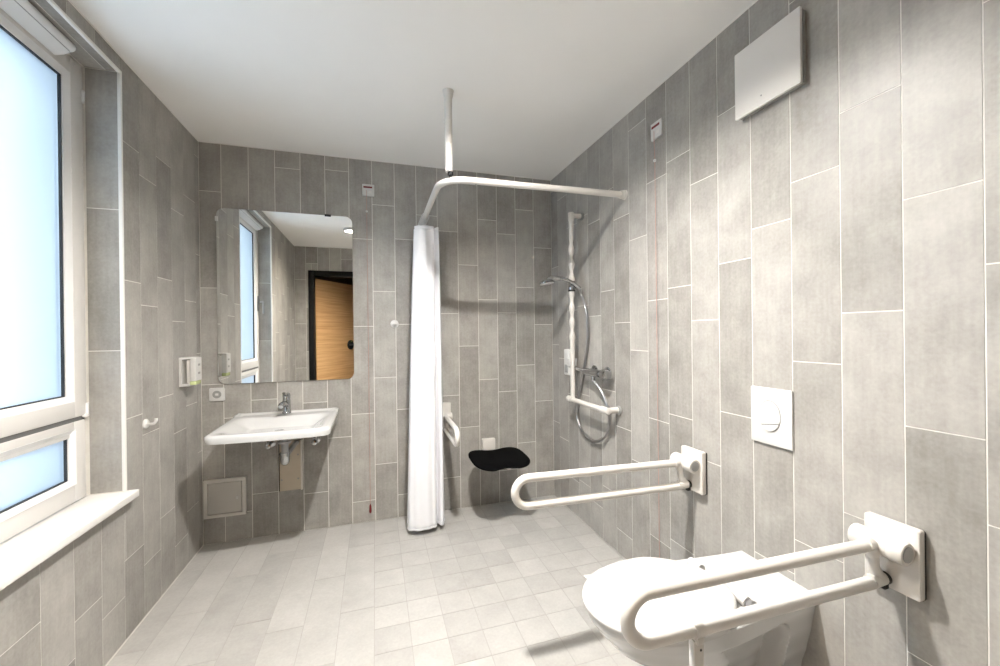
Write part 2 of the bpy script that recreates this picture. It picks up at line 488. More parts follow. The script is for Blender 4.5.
# fixed light below
bm = newbm(); ring(bm, REV - .045, REV - .004, WY0 + .012, WY1 - .012, WZ0 + .004, .968, .070, .066, .074, .032, .004)
low = obj('fixed_frame', bm, M_UPVC, win)
bead(WY0 + .079, WY1 - .075, WZ0 + .075, .939, low)
bm = newbm(); box(bm, (REV - .02, WY0 + .012, .967), (REV - .008, WY1 - .012, .987)); obj('groove_strip', bm, M_GROOVE, win)  # shade of the groove below the sash, painted as a dark strip
bm = newbm(); tube(bm, [(REV - .004, WY1 - .010, .985), (REV - .004, WY1 - .010, 1.035)], .010); tube(bm, [(REV, WY1 - .030, .983), (REV, WY1 - .006, .983)], .006)
obj('hinge', bm, M_BEAD, win)
bm = newbm(); tube(bm, [(REV - .004, WY1 - .010, 2.30), (REV - .004, WY1 - .010, 2.35)], .010)
obj('hinge', bm, M_BEAD, win)
bm = newbm()
box(bm, (REV, WY0 + .030, 1.56), (REV + .012, WY0 + .060, 1.72), .004)
tube(bm, [(REV + .01, WY0 + .045, 1.66), (REV + .052, WY0 + .045, 1.66)], .009)
tube(bm, catmull([(REV + .045, WY0 + .045, 1.665), (REV + .052, WY0 + .045, 1.645), (REV + .052, WY0 + .045, 1.54)], 6), .009)
obj('window_handle', bm, M_CHROME2, win)
bm = newbm(); box(bm, (REV - .010, WY0 - .016, WZ0 - .030), (XL + .042, WY1 + .018, WZ0), .003, 3)
obj('window_sill', bm, M_SILL, win)
# outer reveal of the facade, unseen; coloured dark blue to shade the pane edges
bm = newbm()
box(bm, (XO - .03, WY0 - .03, WZ0 - .06), (XB, WY0 + .02, WZ1 + .02)); box(bm, (XO - .03, WY1 - .02, WZ0 - .06), (XB, WY1 + .03, WZ1 + .02))
box(bm, (XO - .03, WY0 - .03, WZ1 - .02), (XB, WY1 + .03, WZ1 + .05)); box(bm, (XO - .06, WY0 - .03, WZ0 - .07), (XB, WY1 + .03, WZ0 - .01))
obj('outer_reveal', bm, principled('reveal_blue_shade', (.20, .27, .35), .9, var=.03), win)

# blind cassette above the sash; its lighter white stands in for window light
cas = thing('blind_cassette', 'white half-round blind cassette at the top of the window', 'blind', (REV, 1.66, 2.415))
bm = newbm()
prof = [(REV + .001, 2.397), (REV + .001, 2.453), (REV + .048, 2.453)] + [(REV + .048 + .018 * math.sin(a), 2.435 + .018 * math.cos(a)) for a in [k * PI / 8 for k in range(1, 8)]] + [(REV + .048, 2.417), (REV + .03, 2.405)]
prism(bm, [(z, x) for x, z in prof], 1, 1.17, 1.975)
obj('housing', bm, M_BEAD, cas)
for y in (1.165, 1.975):
    bm = newbm(); prism(bm, [(z, x) for x, z in prof], 1, y, y + .006)
    for dx in (.050,): tube(bm, [(REV + dx, y - .001, 2.434), (REV + dx, y + .0075, 2.434)], .004, 10)
    obj('end_cap', bm, M_BEAD, cas)
bm = newbm(); box(bm, (REV + .0495, 1.172, 2.4155), (REV + .0515, 1.974, 2.4185)); obj('fabric_slot', bm, M_GREY, cas)

# ------------------------------------------------------------------ open door
d = bpy.data.objects.new('door_1', None); COL.objects.link(d); d.location = (DX0, YF, 0)
struct(d, 'open oak door in a black frame behind the viewer', 'door')
bm = newbm()
for x0, x1 in ((DX0 - .07, DX0), (DX1, DX1 + .07)): box(bm, (x0, YF - .14, 0), (x1, YF + .012, DZ + .07), .003)
box(bm, (DX0 - .0, YF - .14, DZ), (DX1, YF + .012, DZ + .07), .003)
obj('door_frame', bm, M_BLACKF, d)
bm = newbm(); box(bm, (0, -.045, .008), (.925, 0, 2.105), .002)
hx, hy, ang = DX0 + .012, YF - .125, math.radians(-58)
rotm = Matrix.Translation((hx, hy, 0)) @ Matrix.Rotation(ang, 4, 'Z')
bm.transform(rotm); leaf = obj('door_leaf', bm, M_WOOD, d)
bm = newbm()
lathe(bm, [(0, .075), (.012, .075), (.016, .070)], (.775, 0, 1.14), (0, 1, 0), 32)
bm.transform(rotm); plate = obj('lock_plate', bm, M_BLACK, leaf)
bm = newbm(); box(bm, (.72, .017, 1.13), (.80, .030, 1.155), .005); bm.transform(rotm); obj('lever', bm, M_CHROME2, leaf)
bm = newbm(); tube(bm, [(.775, .015, 1.195), (.775, .018, 1.195)], .010, 14); bm.transform(rotm); obj('indicator', bm, M_SCREEN, leaf)

# ------------------------------------------------------------------ downlights
def downlight(x, y, strength, label, col):
    t = thing('downlight', label, 'ceiling light', (x, y, H), 'ceiling downlights')
    bm = newbm()
    seg = 40; pr = [(.056, 0), (.070, 0), (.072, -.003), (.072, -.031), (.069, -.034), (.060, -.034), (.058, -.032)]
    rg = [[bm.verts.new((x + r * math.cos(2 * PI * k / seg), y + r * math.sin(2 * PI * k / seg), H + z)) for k in range(seg)] for r, z in pr]
    for i in range(len(pr)):
        for k in range(seg): bm.faces.new((rg[i][k], rg[i][(k + 1) % seg], rg[(i + 1) % len(pr)][(k + 1) % seg], rg[(i + 1) % len(pr)][k]))
    obj('housing', bm, M_WHITE, t)
    bm = newbm(); lathe(bm, [(0, .0575), (.002, .0575)], (x, y, H - .003), (0, 0, 1), 40)
    obj('lens', bm, lens('lens_glow', strength, col), t)
downlight(.285, 1.27, 1900, 'round downlight lit over the toilet side of the room', (1, .965, .92))
downlight(-.259, .953, 480, 'round downlight seen glowing at the mirror\'s right edge', (1, .88, .70))

# ------------------------------------------------------------------ mirror wall fittings
mir = thing('wall_mirror', 'frameless round-cornered mirror above the wash basin', 'mirror', (-.54, YB, 1.0))
MX0, MX1, MZ0, MZ1 = -.946, -.140, 1.005, 2.119
bm = newbm(); prism(bm, [(z, x) for x, z in rrect(MX0, MZ0, MX1, MZ1, .045, 8)], 1, YB - .010, YB - .006)
o = obj('mirror_glass', bm, [M_MIRROR], mir, smooth=0)
bm = newbm(); prism(bm, [(z, x) for x, z in rrect(MX0 - .0015, MZ0 - .0015, MX1 + .0015, MZ1 + .0015, .046, 8)], 1, YB - .0062, YB)
obj('backing', bm, M_GREY, mir, smooth=0)
bm = newbm(); box(bm, (-.315, YB - .016, MZ1 - .008), (-.275, YB, MZ1 + .006), .002); obj('clip', bm, M_BLACK, mir)
bm = newbm(); box(bm, (MX0 - .006, YB - .016, 2.035), (MX0 + .008, YB, 2.065), .002); obj('clip', bm, M_BEAD, mir)

# socket
so = thing('power_socket', 'white square power socket below the mirror\'s left corner', 'socket', (-.954, YB, .940))
bm = newbm(); prism(bm, [(z, x) for x, z in rrect(-.995, .900, -.913, .982, .006)], 1, YB - .011, YB, .002); obj('cover_plate', bm, M_WHITE, so)
bm = newbm()
seg = 32; c = Vector((-.954, YB - .0115, .941)); pr = [(.026, 0), (.0275, -.002), (.025, -.002), (.0245, -.0005)]
lathe(bm, [(0, .0), (0, .0245), (.0008, .0245)], (-.954, YB - .0112, .941), (0, -1, 0)); obj('socket_well', bm, M_GREY, so)
bm = newbm(); rg = [[bm.verts.new((c.x + r * math.cos(2 * PI * k / seg), c.y + y, c.z + r * math.sin(2 * PI * k / seg))) for k in range(seg)] for r, y in pr]
for i in range(4):
    for k in range(seg): bm.faces.new((rg[i][k], rg[i][(k + 1) % seg], rg[(i + 1) % 4][(k + 1) % seg], rg[(i + 1) % 4][k]))
obj('rim', bm, M_WHITE, so)
bm = newbm()
box(bm, (-.963, YB - .0135, .934), (-.945, YB - .0115, .948), .001); obj('insert', bm, M_WHITE, so)

# wash basin
bas = thing('wash_basin', 'white wall-hung rectangular wash basin beneath the mirror', 'basin', (-.546, YB, .74))
BX0, BX1, BY0, BY1 = -.850, -.242, 2.392, YB - .0005
out = []
def side(n, a, b):
    for k in range(n): out.append((a[0] + (b[0] - a[0]) * k / n, a[1] + (b[1] - a[1]) * k / n))
rc = .058
side(14, (BX0, BY1), (BX0 + .003, BY0 + rc))
for k in range(8):
    a = PI + k / 8 * PI / 2; out.append((BX0 + .003 + rc + rc * math.cos(a), BY0 + rc + rc * math.sin(a)))
for k in range(16):
    t = k / 16; x = BX0 + .003 + rc + (BX1 - BX0 - .006 - 2 * rc) * t; out.append((x, BY0 - .010 * math.sin(PI * t)))
for k in range(8):
    a = 1.5 * PI + k / 8 * PI / 2; out.append((BX1 - .003 - rc + rc * math.cos(a), BY0 + rc + rc * math.sin(a)))
side(14, (BX1 - .003, BY0 + rc), (BX1, BY1)); side(16, (BX1, BY1), (BX0, BY1))
def sm(a, b, x):
    t = min(1, max(0, (x - a) / (b - a))); return t * t * (3 - 2 * t)
def bowl(x, y):
    fx = sm(BX0 + .03, BX0 + .15, x) * sm(-(BX1 - .03), -(BX1 - .15), -x)
    fy = sm(BY0 + .03, BY0 + .14, y) * sm(-(BY1 - .145), -(BY1 - .21), -y)
    return fx * fy
def basin_top(x, y, s):
    base = .796 + .010 * (y - BY0) / (BY1 - BY0)
    ledge = .009 * sm(BY1 - .055, BY1 - .035, y)
    rim = -.006 * sm(.955, 1., s)
    return base + ledge + rim - .055 * bowl(x, y)
def basin_bot(x, y, s):
    d = .755 - .008 * sm(1., .9, s)
    return d - .026 * bowl(x, y)
bm = newbm(); disc_body(bm, out, basin_top, basin_bot, 40, center=(-.546, 2.66), edge=[(1.006, .18), (1.008, .5), (1.003, .85)])
for v in bm.verts: v.co.y = min(v.co.y, BY1)
obj('basin_bowl', bm, M_CERAM, bas, smooth=60)
bm = newbm(); lathe(bm, [(0, .024), (.003, .026), (.006, .020)], (-.546, 2.66, basin_top(-.546, 2.66, 0) - .001), (0, 0, 1)); obj('waste_plug', bm, M_CHROME, bas)

# faucet
fc = thing('basin_faucet', 'chrome single-lever faucet on the back ledge of the wash basin', 'faucet', (-.543, 2.858, .817))
bm = newbm(); lathe(bm, [(0, .027), (.006, .027), (.010, .0235), (.085, .022), (.092, .021)], (-.543, 2.858, .813), (0, 0, 1))
obj('faucet_body', bm, M_CHROME, fc)
bm = newbm(); tube(bm, catmull([(-.545, 2.845, .868), (-.548, 2.80, .880), (-.552, 2.755, .882), (-.553, 2.738, .872)], 6), [.017] * 12 + [.0165] * 4 + [.015] * 3, 18)
obj('spout', bm, M_CHROME, fc)
bm = newbm(); lathe(bm, [(0, .0215), (.020, .023), (.034, .020), (.038, .012)], (-.543, 2.858, .903), (0, 0, 1))
tube(bm, [(-.543, 2.85, .930), (-.541, 2.80, .942), (-.540, 2.76, .950)], [.013, .010, .008], 14)
obj('lever', bm, M_CHROME, fc)

# drain trap
tr = thing('drain_trap', 'chrome drain trap hanging under the wash basin', 'pipe', (-.525, 2.70, .60))
bm = newbm(); lathe(bm, [(0, .020), (.14, .020)], (-.525, 2.70, .585), (0, 0, 1)); lathe(bm, [(0, .034), (.012, .034), (.016, .022)], (-.525, 2.70, .672), (0, 0, -1))
obj('tailpipe', bm, M_CHROME2, tr)
bm = newbm(); lathe(bm, [(0, .0265), (.012, .0275), (.045, .0265), (.062, .022), (.072, .012), (.075, .0)], (-.525, 2.70, .600), (0, 0, -1)); lathe(bm, [(0, .029), (.012, .029)], (-.525, 2.70, .592), (0, 0, 1)); obj('trap_cup', bm, M_CHROME, tr)
bm = newbm(); tube(bm, catmull([(-.525, 2.715, .572), (-.518, 2.80, .585), (-.505, 2.88, .600), (-.500, 2.935, .602)], 8), .016, 16); obj('outlet_pipe', bm, M_GREY, tr)

# supply valves
def valve(x, label):
    t = thing('angle_valve', label, 'valve', (x, YB, .604), 'supply valves under the basin')
    bm = newbm(); lathe(bm, [(0, .026), (.004, .026), (.010, .014)], (x, YB, .604), (0, -1, 0)); tube(bm, [(x, YB - .008, .604), (x, YB - .065, .604)], .010); obj('rosette', bm, M_CHROME, t)
    bm = newbm(); lathe(bm, [(0, .012), (.006, .017), (.022, .019), (.030, .015), (.032, .006)], (x, YB - .06, .604), (0, -1, 0), 10); obj('knob', bm, M_CHROME, t)
    bm = newbm(); tube(bm, catmull([(x, YB - .04, .608), (x, YB - .042, .68), (x + (-.546 - x) * .35, YB - .06, .73)], 6), .006, 10); obj('supply_hose', bm, M_CHROME2, t)
valve(-.655, 'chrome angle valve under the basin, left of the drain trap')
valve(-.385, 'chrome angle valve under the basin, right of the drain trap')

# trap service plate
sp = thing('service_panel', 'tan service panel with screws on the wall behind the drain trap', 'panel', (-.54, YB, .28))
bm = newbm(); box(bm, (-.604, YB - .022, .289), (-.478, YB, .612), .002); obj('panel_face', bm, M_TAN, sp)
bm = newbm(); box(bm, (-.478, YB - .026, .285), (-.468, YB, .614), .001); obj('edge_strip', bm, M_HATCH2, sp)
bm = newbm(); box(bm, (-.613, YB - .006, .285), (-.604, YB, .612)); obj('gap_shade_strip', bm, M_BLACK, sp)  # black strip standing in for the shadow along the panel's left edge
for x, z in ((-.592, .362), (-.494, .362), (-.494, .520), (-.592, .520)):
    bm = newbm(); lathe(bm, [(0, .006), (.0015, .0055), (.002, .002)], (x, YB - .022, z), (0, -1, 0), 12); obj('screw', bm, M_GREY, sp)

# inspection hatch
ha = thing('inspection_hatch', 'grey square inspection hatch low on the wall below the basin', 'hatch', (-.914, YB, .16))
bm = newbm()
y0, y1 = YB - .020, YB
for lo, hi in (((-1.030, y0, .168), (-.799, y1, .188)), ((-1.030, y0, .386), (-.799, y1, .407)), ((-1.030, y0, .186), (-1.010, y1, .388)), ((-.820, y0, .186), (-.799, y1, .388))): box(bm, lo, hi, .0015)
obj('frame', bm, M_HATCH2, ha)
bm = newbm(); box(bm, (-1.007, y0 + .003, .191), (-.824, y1, .383), .002); dr = obj('door', bm, M_HATCH, ha)
bm = newbm(); box(bm, (-.853, y0 - .001, .272), (-.843, y0 + .004, .292), .001); obj('latch', bm, M_WHITE, dr)

# emergency pull cords
def call_unit(face, label, h_cord):
    """face(u, w, z): u along the wall, w out from it"""
    t = thing('emergency_call_box', label, 'pull cord', face(0, 0, 2.315), 'emergency pull cords')
    def fbox(bm, u0, w0, z0, u1, w1, z1, r=0.):
        a, b = Vector(face(u0, w0, z0)), Vector(face(u1, w1, z1))
        box(bm, [min(a[i], b[i]) for i in range(3)], [max(a[i], b[i]) for i in range(3)], r)
    bm = newbm(); fbox(bm, -.040, 0, 2.273, .040, .013, 2.355, .002); obj('housing', bm, M_WHITE, t)
    bm = newbm(); fbox(bm, -.032, .0125, 2.328, .026, .0138, 2.340); obj('red_strip', bm, M_DRED, t)
    bm = newbm(); fbox(bm, .000, .0125, 2.292, .022, .0136, 2.308); obj('grey_field', bm, M_VENT, t)
    bm = newbm(); tube(bm, [face(-.012, .015, 2.312), face(-.012, .015, 2.26), face(-.012, .012, 2.20), face(-.011, .010, h_cord)], .0014, 8); obj('pull_cord', bm, M_RED, t)
    bm = newbm(); lathe(bm, [(-.008, .001), (-.005, .006), (0, .008), (.005, .006), (.008, .001)], face(-.012, .012, 2.165), (0, 0, 1), 14); obj('bead', bm, M_WHITE, t)
    bm = newbm(); lathe(bm, [(0, .002), (-.012, .006), (-.050, .008), (-.062, .005), (-.064, .001)], face(-.011, .010, h_cord), (0, 0, 1), 12); obj('pull_handle', bm, M_DRED, t)
call_unit(lambda u, w, z: (-.032 + u, YB - w, z), 'white emergency call box with red pull cord between mirror and shower curtain', .125)
call_unit(lambda u, w, z: (XR - w, 1.680 - u, z), 'white emergency call box with red pull cord on the right-hand tiled wall', .125)

# wall buffer
wb = thing('wall_buffer', 'small round white door buffer on the tiles left of the shower curtain', 'buffer', (.135, YB, 1.381))
bm = newbm(); lathe(bm, [(0, .028), (.006, .028), (.010, .023)], (.135, YB, 1.381), (0, -1, 0)); obj('base', bm, M_WHITE, wb)
bm = newbm(); lathe(bm, [(0, .014), (.016, .013), (.022, .009), (.023, .002)], (.135, YB - .008, 1.381), (0, -1, 0)); obj('cap', bm, M_WHITE, wb)

# ------------------------------------------------------------------ left wall fittings
hk = thing('robe_hook', 'small white robe hook on the left wall beside the window', 'hook', (XL, 2.311, .90))
bm = newbm(); lathe(bm, [(0, .023), (.005, .023), (.010, .018), (.012, .009)], (XL, 2.311, .899), (1, 0, 0)); obj('base', bm, M_WHITE, hk)
bm = newbm(); tube(bm, catmull([(XL + .008, 2.311, .899), (XL + .022, 2.311, .897), (XL + .036, 2.311, .899), (XL + .043, 2.311, .911), (XL + .043, 2.311, .921)], 6), [.0065] * 18 + [.0075] * 7, 14); obj('hook_arm', bm, M_WHITE, hk)
ds = thing('soap_dispenser', 'white soap dispenser with greenish bottle on the left wall near the mirror', 'dispenser', (XL, 2.70, 1.03))
bm = newbm()
prism(bm, [(1.030, XL), (1.192, XL), (1.192, XL + .064), (1.182, XL + .064), (1.182, XL + .012), (1.043, XL + .012), (1.043, XL + .048), (1.030, XL + .048)], 1, 2.658, 2.746, .002); obj('bracket', bm, M_WHITE, ds)
bm = newbm(); box(bm, (XL + .030, 2.668, 1.0435), (XL + .054, 2.736, 1.176), .008, 3); obj('bottle', bm, M_VENT, ds)
bm = newbm(); box(bm, (XL + .050, 2.660, 1.058), (XL + .080, 2.744, 1.190), .005, 3); obj('front_cover', bm, M_WHITE, ds)
bm = newbm(); box(bm, (XL + .048, 2.664, 1.036), (XL + .077, 2.740, 1.0575), .005, 3); obj('nozzle', bm, M_GREEN, ds)
for z in (1.142, 1.095):
    bm = newbm(); box(bm, (XL + .0785, 2.690, z), (XL + .081, 2.716, z + .012)); obj('sight_slot', bm, M_GREY, ds)

# ------------------------------------------------------------------ shower
RZ = 2.083
rl = thing('curtain_rail', 'white L-shaped shower curtain rail held by a ceiling post', 'rail', (.45, 1.98, RZ))
arc_c = (.465, 2.128); ra = .140
path = [(XR - .004, 1.963, RZ), (1.0, 1.972, RZ), (.70, 1.981, RZ)]
path += [(arc_c[0] + ra * math.cos(a), arc_c[1] + ra * math.sin(a), RZ) for a in [math.radians(270 - 90 * k / 12) for k in range(13)]]
path += [(.324, 2.30, RZ), (.326, 2.6, RZ), (.328, YB - .004, RZ)]
bm = newbm(); tube(bm, path, .0170, 20); obj('rail_tube', bm, M_NYLON, rl)
bm = newbm(); lathe(bm, [(0, .0265), (.008, .0265), (.012, .0225), (.030, .0225)], (XR, 1.963, RZ), (-1, 0, 0)); obj('wall_flange', bm, M_NYLON, rl)
bm = newbm(); lathe(bm, [(0, .0265), (.008, .0265), (.012, .0225), (.030, .0225)], (.328, YB, RZ), (0, -1, 0)); obj('wall_flange', bm, M_NYLON, rl)
bm = newbm(); lathe(bm, [(0, .0178), (.006, .0178)], (.497, 1.989, RZ), (1, -.02, 0), 20); obj('joint_ring', bm, M_GREY, rl)
px_, py_ = .366, 2.006
bm = newbm(); lathe(bm, [(0, .029), (.008, .027), (.040, .0205), (.10, .0195), (.405, .0185)], (px_, py_, H), (0, 0, -1)); post = obj('ceiling_post', bm, M_NYLON, rl)
bm = newbm(); lathe(bm, [(0, .014), (.016, .014)], (px_ + .008, py_ + .006, H - .403), (0, 0, -1)); tube(bm, [(px_ + .008, py_ + .006, H - .41), (px_ + .012, py_ + .016, RZ)], .009, 12); obj('post_clamp', bm, M_BLACK, rl)

# curtain
cu = thing('shower_curtain', 'white shower curtain gathered in folds at the wall end of the rail', 'curtain', (.325, 2.75, .03))
def fold_path(t):
    """plan of the gathered cloth at height fraction t (0 bottom, 1 top)"""
    w = 1 - t
    pts = []
    key = [(.432, 2.735), (.424, 2.700), (.412, 2.666), (.385, 2.712), (.374, 2.666), (.345, 2.650), (.290, 2.640), (.232, 2.655), (.206, 2.690), (.228, 2.715), (.300, 2.705),
           (.372, 2.720), (.395, 2.745), (.360, 2.765), (.280, 2.755), (.222, 2.770), (.214, 2.795), (.260, 2.810), (.350, 2.800), (.410, 2.815), (.415, 2.840), (.350, 2.852),
           (.260, 2.845), (.228, 2.868), (.280, 2.890), (.380, 2.880), (.420, 2.900), (.360, 2.925), (.270, 2.920)]
    c = catmull([(x, y, 0) for x, y in key], 6)
    k = .72 + .38 * w ** .75
    out_ = []
    n = len(c)
    for i, p in enumerate(c):
        rip = .0034 * (.5 + .7 * w) * math.sin(i * 1.05 + 2.3 * w)
        out_.append(((p.x - .332) * k + .350 - .022 * w + rip * .35, (p.y - 2.78) * (.86 + .14 * w) + 2.775 + rip))
    return out_
bm = newbm(); rows = []
NZ = 60; ZT, ZB = 2.014, .036
for j in range(NZ + 1):
    t = j / NZ; row = []
    for x, y in fold_path(t): row.append(bm.verts.new((x, y, ZB + (ZT - ZB) * t)))
    rows.append(row)
for A, B in zip(rows, rows[1:]):
    for k in range(len(A) - 1): bm.faces.new((A[k], A[k + 1], B[k + 1], B[k]))
cl = obj('cloth', bm, M_CLOTH, cu, smooth=180)
mo = cl.modifiers.new('thick', 'SOLIDIFY'); mo.thickness = .0012; mo.offset = 0
for nm, z0, z1 in (('bottom_hem', ZB - .002, ZB + .012), ('header_band', ZT - .018, ZT + .004)):
    bm = newbm(); t = 0 if z0 < 1 else 1
    A = [bm.verts.new((x, y, z0)) for x, y in fold_path(t)]; B = [bm.verts.new((x, y, z1)) for x, y in fold_path(t)]
    for k in range(len(A) - 1): bm.faces.new((A[k], A[k + 1], B[k + 1], B[k]))
    hm = obj(nm, bm, M_CLOTH, cu, smooth=180); mo = hm.modifiers.new('thick', 'SOLIDIFY'); mo.thickness = .0034; mo.offset = 0
for y in (2.682, 2.715, 2.75, 2.785, 2.82, 2.855, 2.89):
    bm = newbm()
    tube(bm, [(.327 + .0245 * math.sin(a), y, RZ - .002 + .0245 * math.cos(a)) for a in [2 * PI * k / 20 for k in range(20)]], .0022, 8, closed=True)
    tube(bm, [(.327, y, RZ - .026), (.327, y, ZT - .008)], .0022, 8); obj('curtain_ring', bm, M_WHITE, cu)

# slide bar (upright grab rail with shower holder)
SX, SY = 1.278, 2.455
sb = thing('shower_grab_rail', 'white L-shaped shower grab rail with wavy upright on the right wall', 'grab rail', (SX, SY, .85))
pts, rr = [], []
for k in range(121):
    z = .85 + (2.085 - .85) * k / 120; pts.append((SX, SY, z))
    rr.append(.0158 + (.0046 * math.sin(2 * PI * (z - 1.25) / .098) if 1.25 < z < 1.94 else 0))
bm = newbm(); tube(bm, pts, rr, 18); obj('upright', bm, M_NYLON, sb)
bm = newbm(); lathe(bm, [(0, .0185), (.052, .0185), (.057, .016), (.059, .008)], (SX, SY, 2.062), (0, 0, 1)); tube(bm, [(SX, SY, 2.098), (XR - .004, SY, 2.098)], .0165, 18); obj('top_joint', bm, M_NYLON, sb)
bm = newbm(); tube(bm, [(SX, SY + .065, .850), (SX, SY, .850), (SX, 2.10, .850)], .0158, 18); lathe(bm, [(0, .0205), (.03, .0205), (.034, .014)], (SX, SY + .035, .850), (0, 1, 0)); obj('cross_rail', bm, M_NYLON, sb)
bm = newbm(); lathe(bm, [(0, .020), (.075, .020), (.081, .017), (.083, .008)], (SX, 2.098, .850), (0, -1, 0)); tube(bm, [(SX, 2.040, .850), (XR - .004, 2.040, .850)], .0172, 18); obj('end_joint', bm, M_NYLON, sb)
for y, z in ((2.040, .850), (SY, 2.100)):
    bm = newbm(); lathe(bm, [(0, .026), (.010, .026), (.014, .018)], (XR, y, z - .003), (-1, 0, 0)); obj('rosette', bm, M_GREY, sb)
bm = newbm(); lathe(bm, [(0, .022), (.058, .022)], (SX, SY, 1.595), (0, 0, 1)); tube(bm, [(SX - .006, SY, 1.625), (SX - .008, SY - .033, 1.625)], .018, 16); obj('slider', bm, M_CHROME, sb)
bm = newbm(); lathe(bm, [(0, .0235), (.010, .0235)], (SX, SY, 1.584), (0, 0, 1)); lathe(bm, [(0, .012), (.016, .012)], (SX + .020, SY - .004, 1.618), (1, -.1, 0)); obj('slider_band', bm, M_BLACK, sb)
# holder box clipped on the upright
hb_ = thing('rail_clip_box', 'small white box clipped to the shower grab rail', 'holder', (SX, 2.50, 1.02))
bm = newbm(); box(bm, (SX - .020, SY + .022, 1.012), (SX + .022, SY + .092, 1.190), .008, 3); obj('body', bm, M_WHITE, hb_)
bm = newbm()
box(bm, (SX - .0245, SY - .012, 1.08), (SX - .0215, SY + .040, 1.13), .001); box(bm, (SX - .0245, SY + .0205, 1.08), (SX + .0245, SY + .0235, 1.13)); box(bm, (SX + .0215, SY - .012, 1.08), (SX + .0245, SY + .040, 1.13), .001)
obj('clip', bm, M_WHITE, hb_)
bm = newbm(); box(bm, (SX - .0225, SY + .03, 1.03), (SX - .0195, SY + .075, 1.085), .001); obj('grey_field', bm, M_GREY, hb_)

# hand shower with hose
hs = thing('hand_shower', 'chrome hand shower with hose on the shower grab rail', 'shower head', (SX, SY - .045, 1.62))
a0 = Vector((SX + .034, SY - .054, 1.600))
bm = newbm(); tube(bm, catmull([a0, (SX - .02, SY - .050, 1.636), (1.20, SY - .03, 1.664), (1.14, SY - .01, 1.664), (1.085, SY, 1.644)], 8), [.0115] * 12 + [.0125] * 6 + [.014, .0155, .017, .0185, .020, .0215, .023, .024, .025, .025, .024, .022, .018, .012, .006], 16); obj('handle', bm, M_CHROME, hs)
ax = Vector((.13, -.04, -1)).normalized()
bm = newbm(); lathe(bm, [(-.020, .012), (-.017, .027), (-.009, .043), (0, .052), (.005, .052), (.007, .049)], (1.094, SY, 1.640), ax, 32); obj('spray_head', bm, M_CHROME, hs)
bm = newbm(); lathe(bm, [(0, .047), (.006, .046), (.008, .040)], Vector((1.094, SY, 1.640)) + ax * .005, ax, 32); obj('spray_face', bm, M_BEAD, hs)
hose = [a0, (1.335, 2.43, 1.56), (1.340, 2.375, 1.45), (1.342, 2.365, 1.26), (1.342, 2.425, 1.05), (1.343, 2.50, .84), (1.343, 2.525, .73), (1.343, 2.47, .645), (1.342, 2.37, .607), (1.340, 2.25, .612), (1.338, 2.145, .68), (1.336, 2.108, .81), (1.325, 2.16, .93), (1.305, 2.232, 1.002)]
bm = newbm(); hp = catmull(hose, 14); tube(bm, hp, .0088, 12); obj('hose', bm, M_CHROME2, hs)

# thermostat mixer
mx_ = thing('shower_mixer', 'chrome shower mixer bar with lever on the right wall', 'faucet', (XR, 2.233, 1.05))
for y in (2.157, 2.309):
    bm = newbm(); lathe(bm, [(0, .040), (.006, .040), (.018, .022), (.05, .019)], (XR, y, 1.052), (-1, 0, 0)); obj('rosette', bm, M_CHROME, mx_)
bm = newbm(); lathe(bm, [(0, .016), (.012, .0235), (.06, .0245), (.20, .0245), (.225, .021)], (1.305, 2.115, 1.052), (0, 1, 0)); obj('body', bm, M_CHROME, mx_)
bm = newbm(); lathe(bm, [(0, .020), (.006, .030), (.046, .033), (.052, .026)], (1.305, 2.068, 1.052), (0, 1, 0)); obj('temperature_knob', bm, M_CHROME, mx_)
bm = newbm(); tube(bm, [(1.303, 2.33, 1.054), (1.300, 2.39, 1.058), (1.296, 2.435, 1.062)], [.016, .012, .009], 14); obj('lever', bm, M_CHROME, mx_)
bm = newbm(); tube(bm, [(1.305, 2.232, 1.035), (1.305, 2.232, 1.004)], .012, 14); obj('outlet_nut', bm, M_CHROME, mx_)

# folding seat
st = thing('folding_shower_stool', 'black padded folding shower seat on the shower\'s back wall', 'seat', (.815, YB, .45))
sx0, sx1, sy0, sy1 = .610, .995, 2.43, 2.850
def seat_out(n=96):
    o = []
    for k in range(n):
        a = 2 * PI * k / n; c, s = math.cos(a), math.sin(a)
        x = .5 * (sx0 + sx1) + .5 * (sx1 - sx0) * math.copysign(abs(c) ** .62, c)
        y = .5 * (sy0 + sy1) + .5 * (sy1 - sy0) * math.copysign(abs(s) ** .62, s)
        if s < 0: y += .05 * math.exp(-((x - .803) / .07) ** 2) * abs(s) ** 3
        if s > 0: y -= .03 * math.exp(-((x - .803) / .08) ** 2) * abs(s) ** 3
        o.append((x, y))
    return o
def st_top(x, y, s):
    u = (x - .803) / .193; v = (y - sy0) / (sy1 - sy0)
    return .452 + .020 * u * u + .018 * v * v - .016 * s ** 6
def st_bot(x, y, s):
    u = (x - .803) / .193; v = (y - sy0) / (sy1 - sy0)
    return .418 + .014 * u * u + .014 * v * v + .010 * s ** 6
bm = newbm(); disc_body(bm, seat_out(), st_top, st_bot, 16, edge=[(1.012, .2), (1.016, .5), (1.012, .8)]); obj('seat_pad', bm, M_PAD, st, smooth=60)
bm = newbm(); box(bm, (.765, YB - .035, .425), (.865, YB, .508), .005); obj('wall_bracket', bm, M_NYLON, st)
for x in (.775, .850):
    bm = newbm(); box(bm, (x - .012, 2.55, .392), (x + .012, YB - .03, .416), .003); obj('seat_arm', bm, M_NYLON, st)

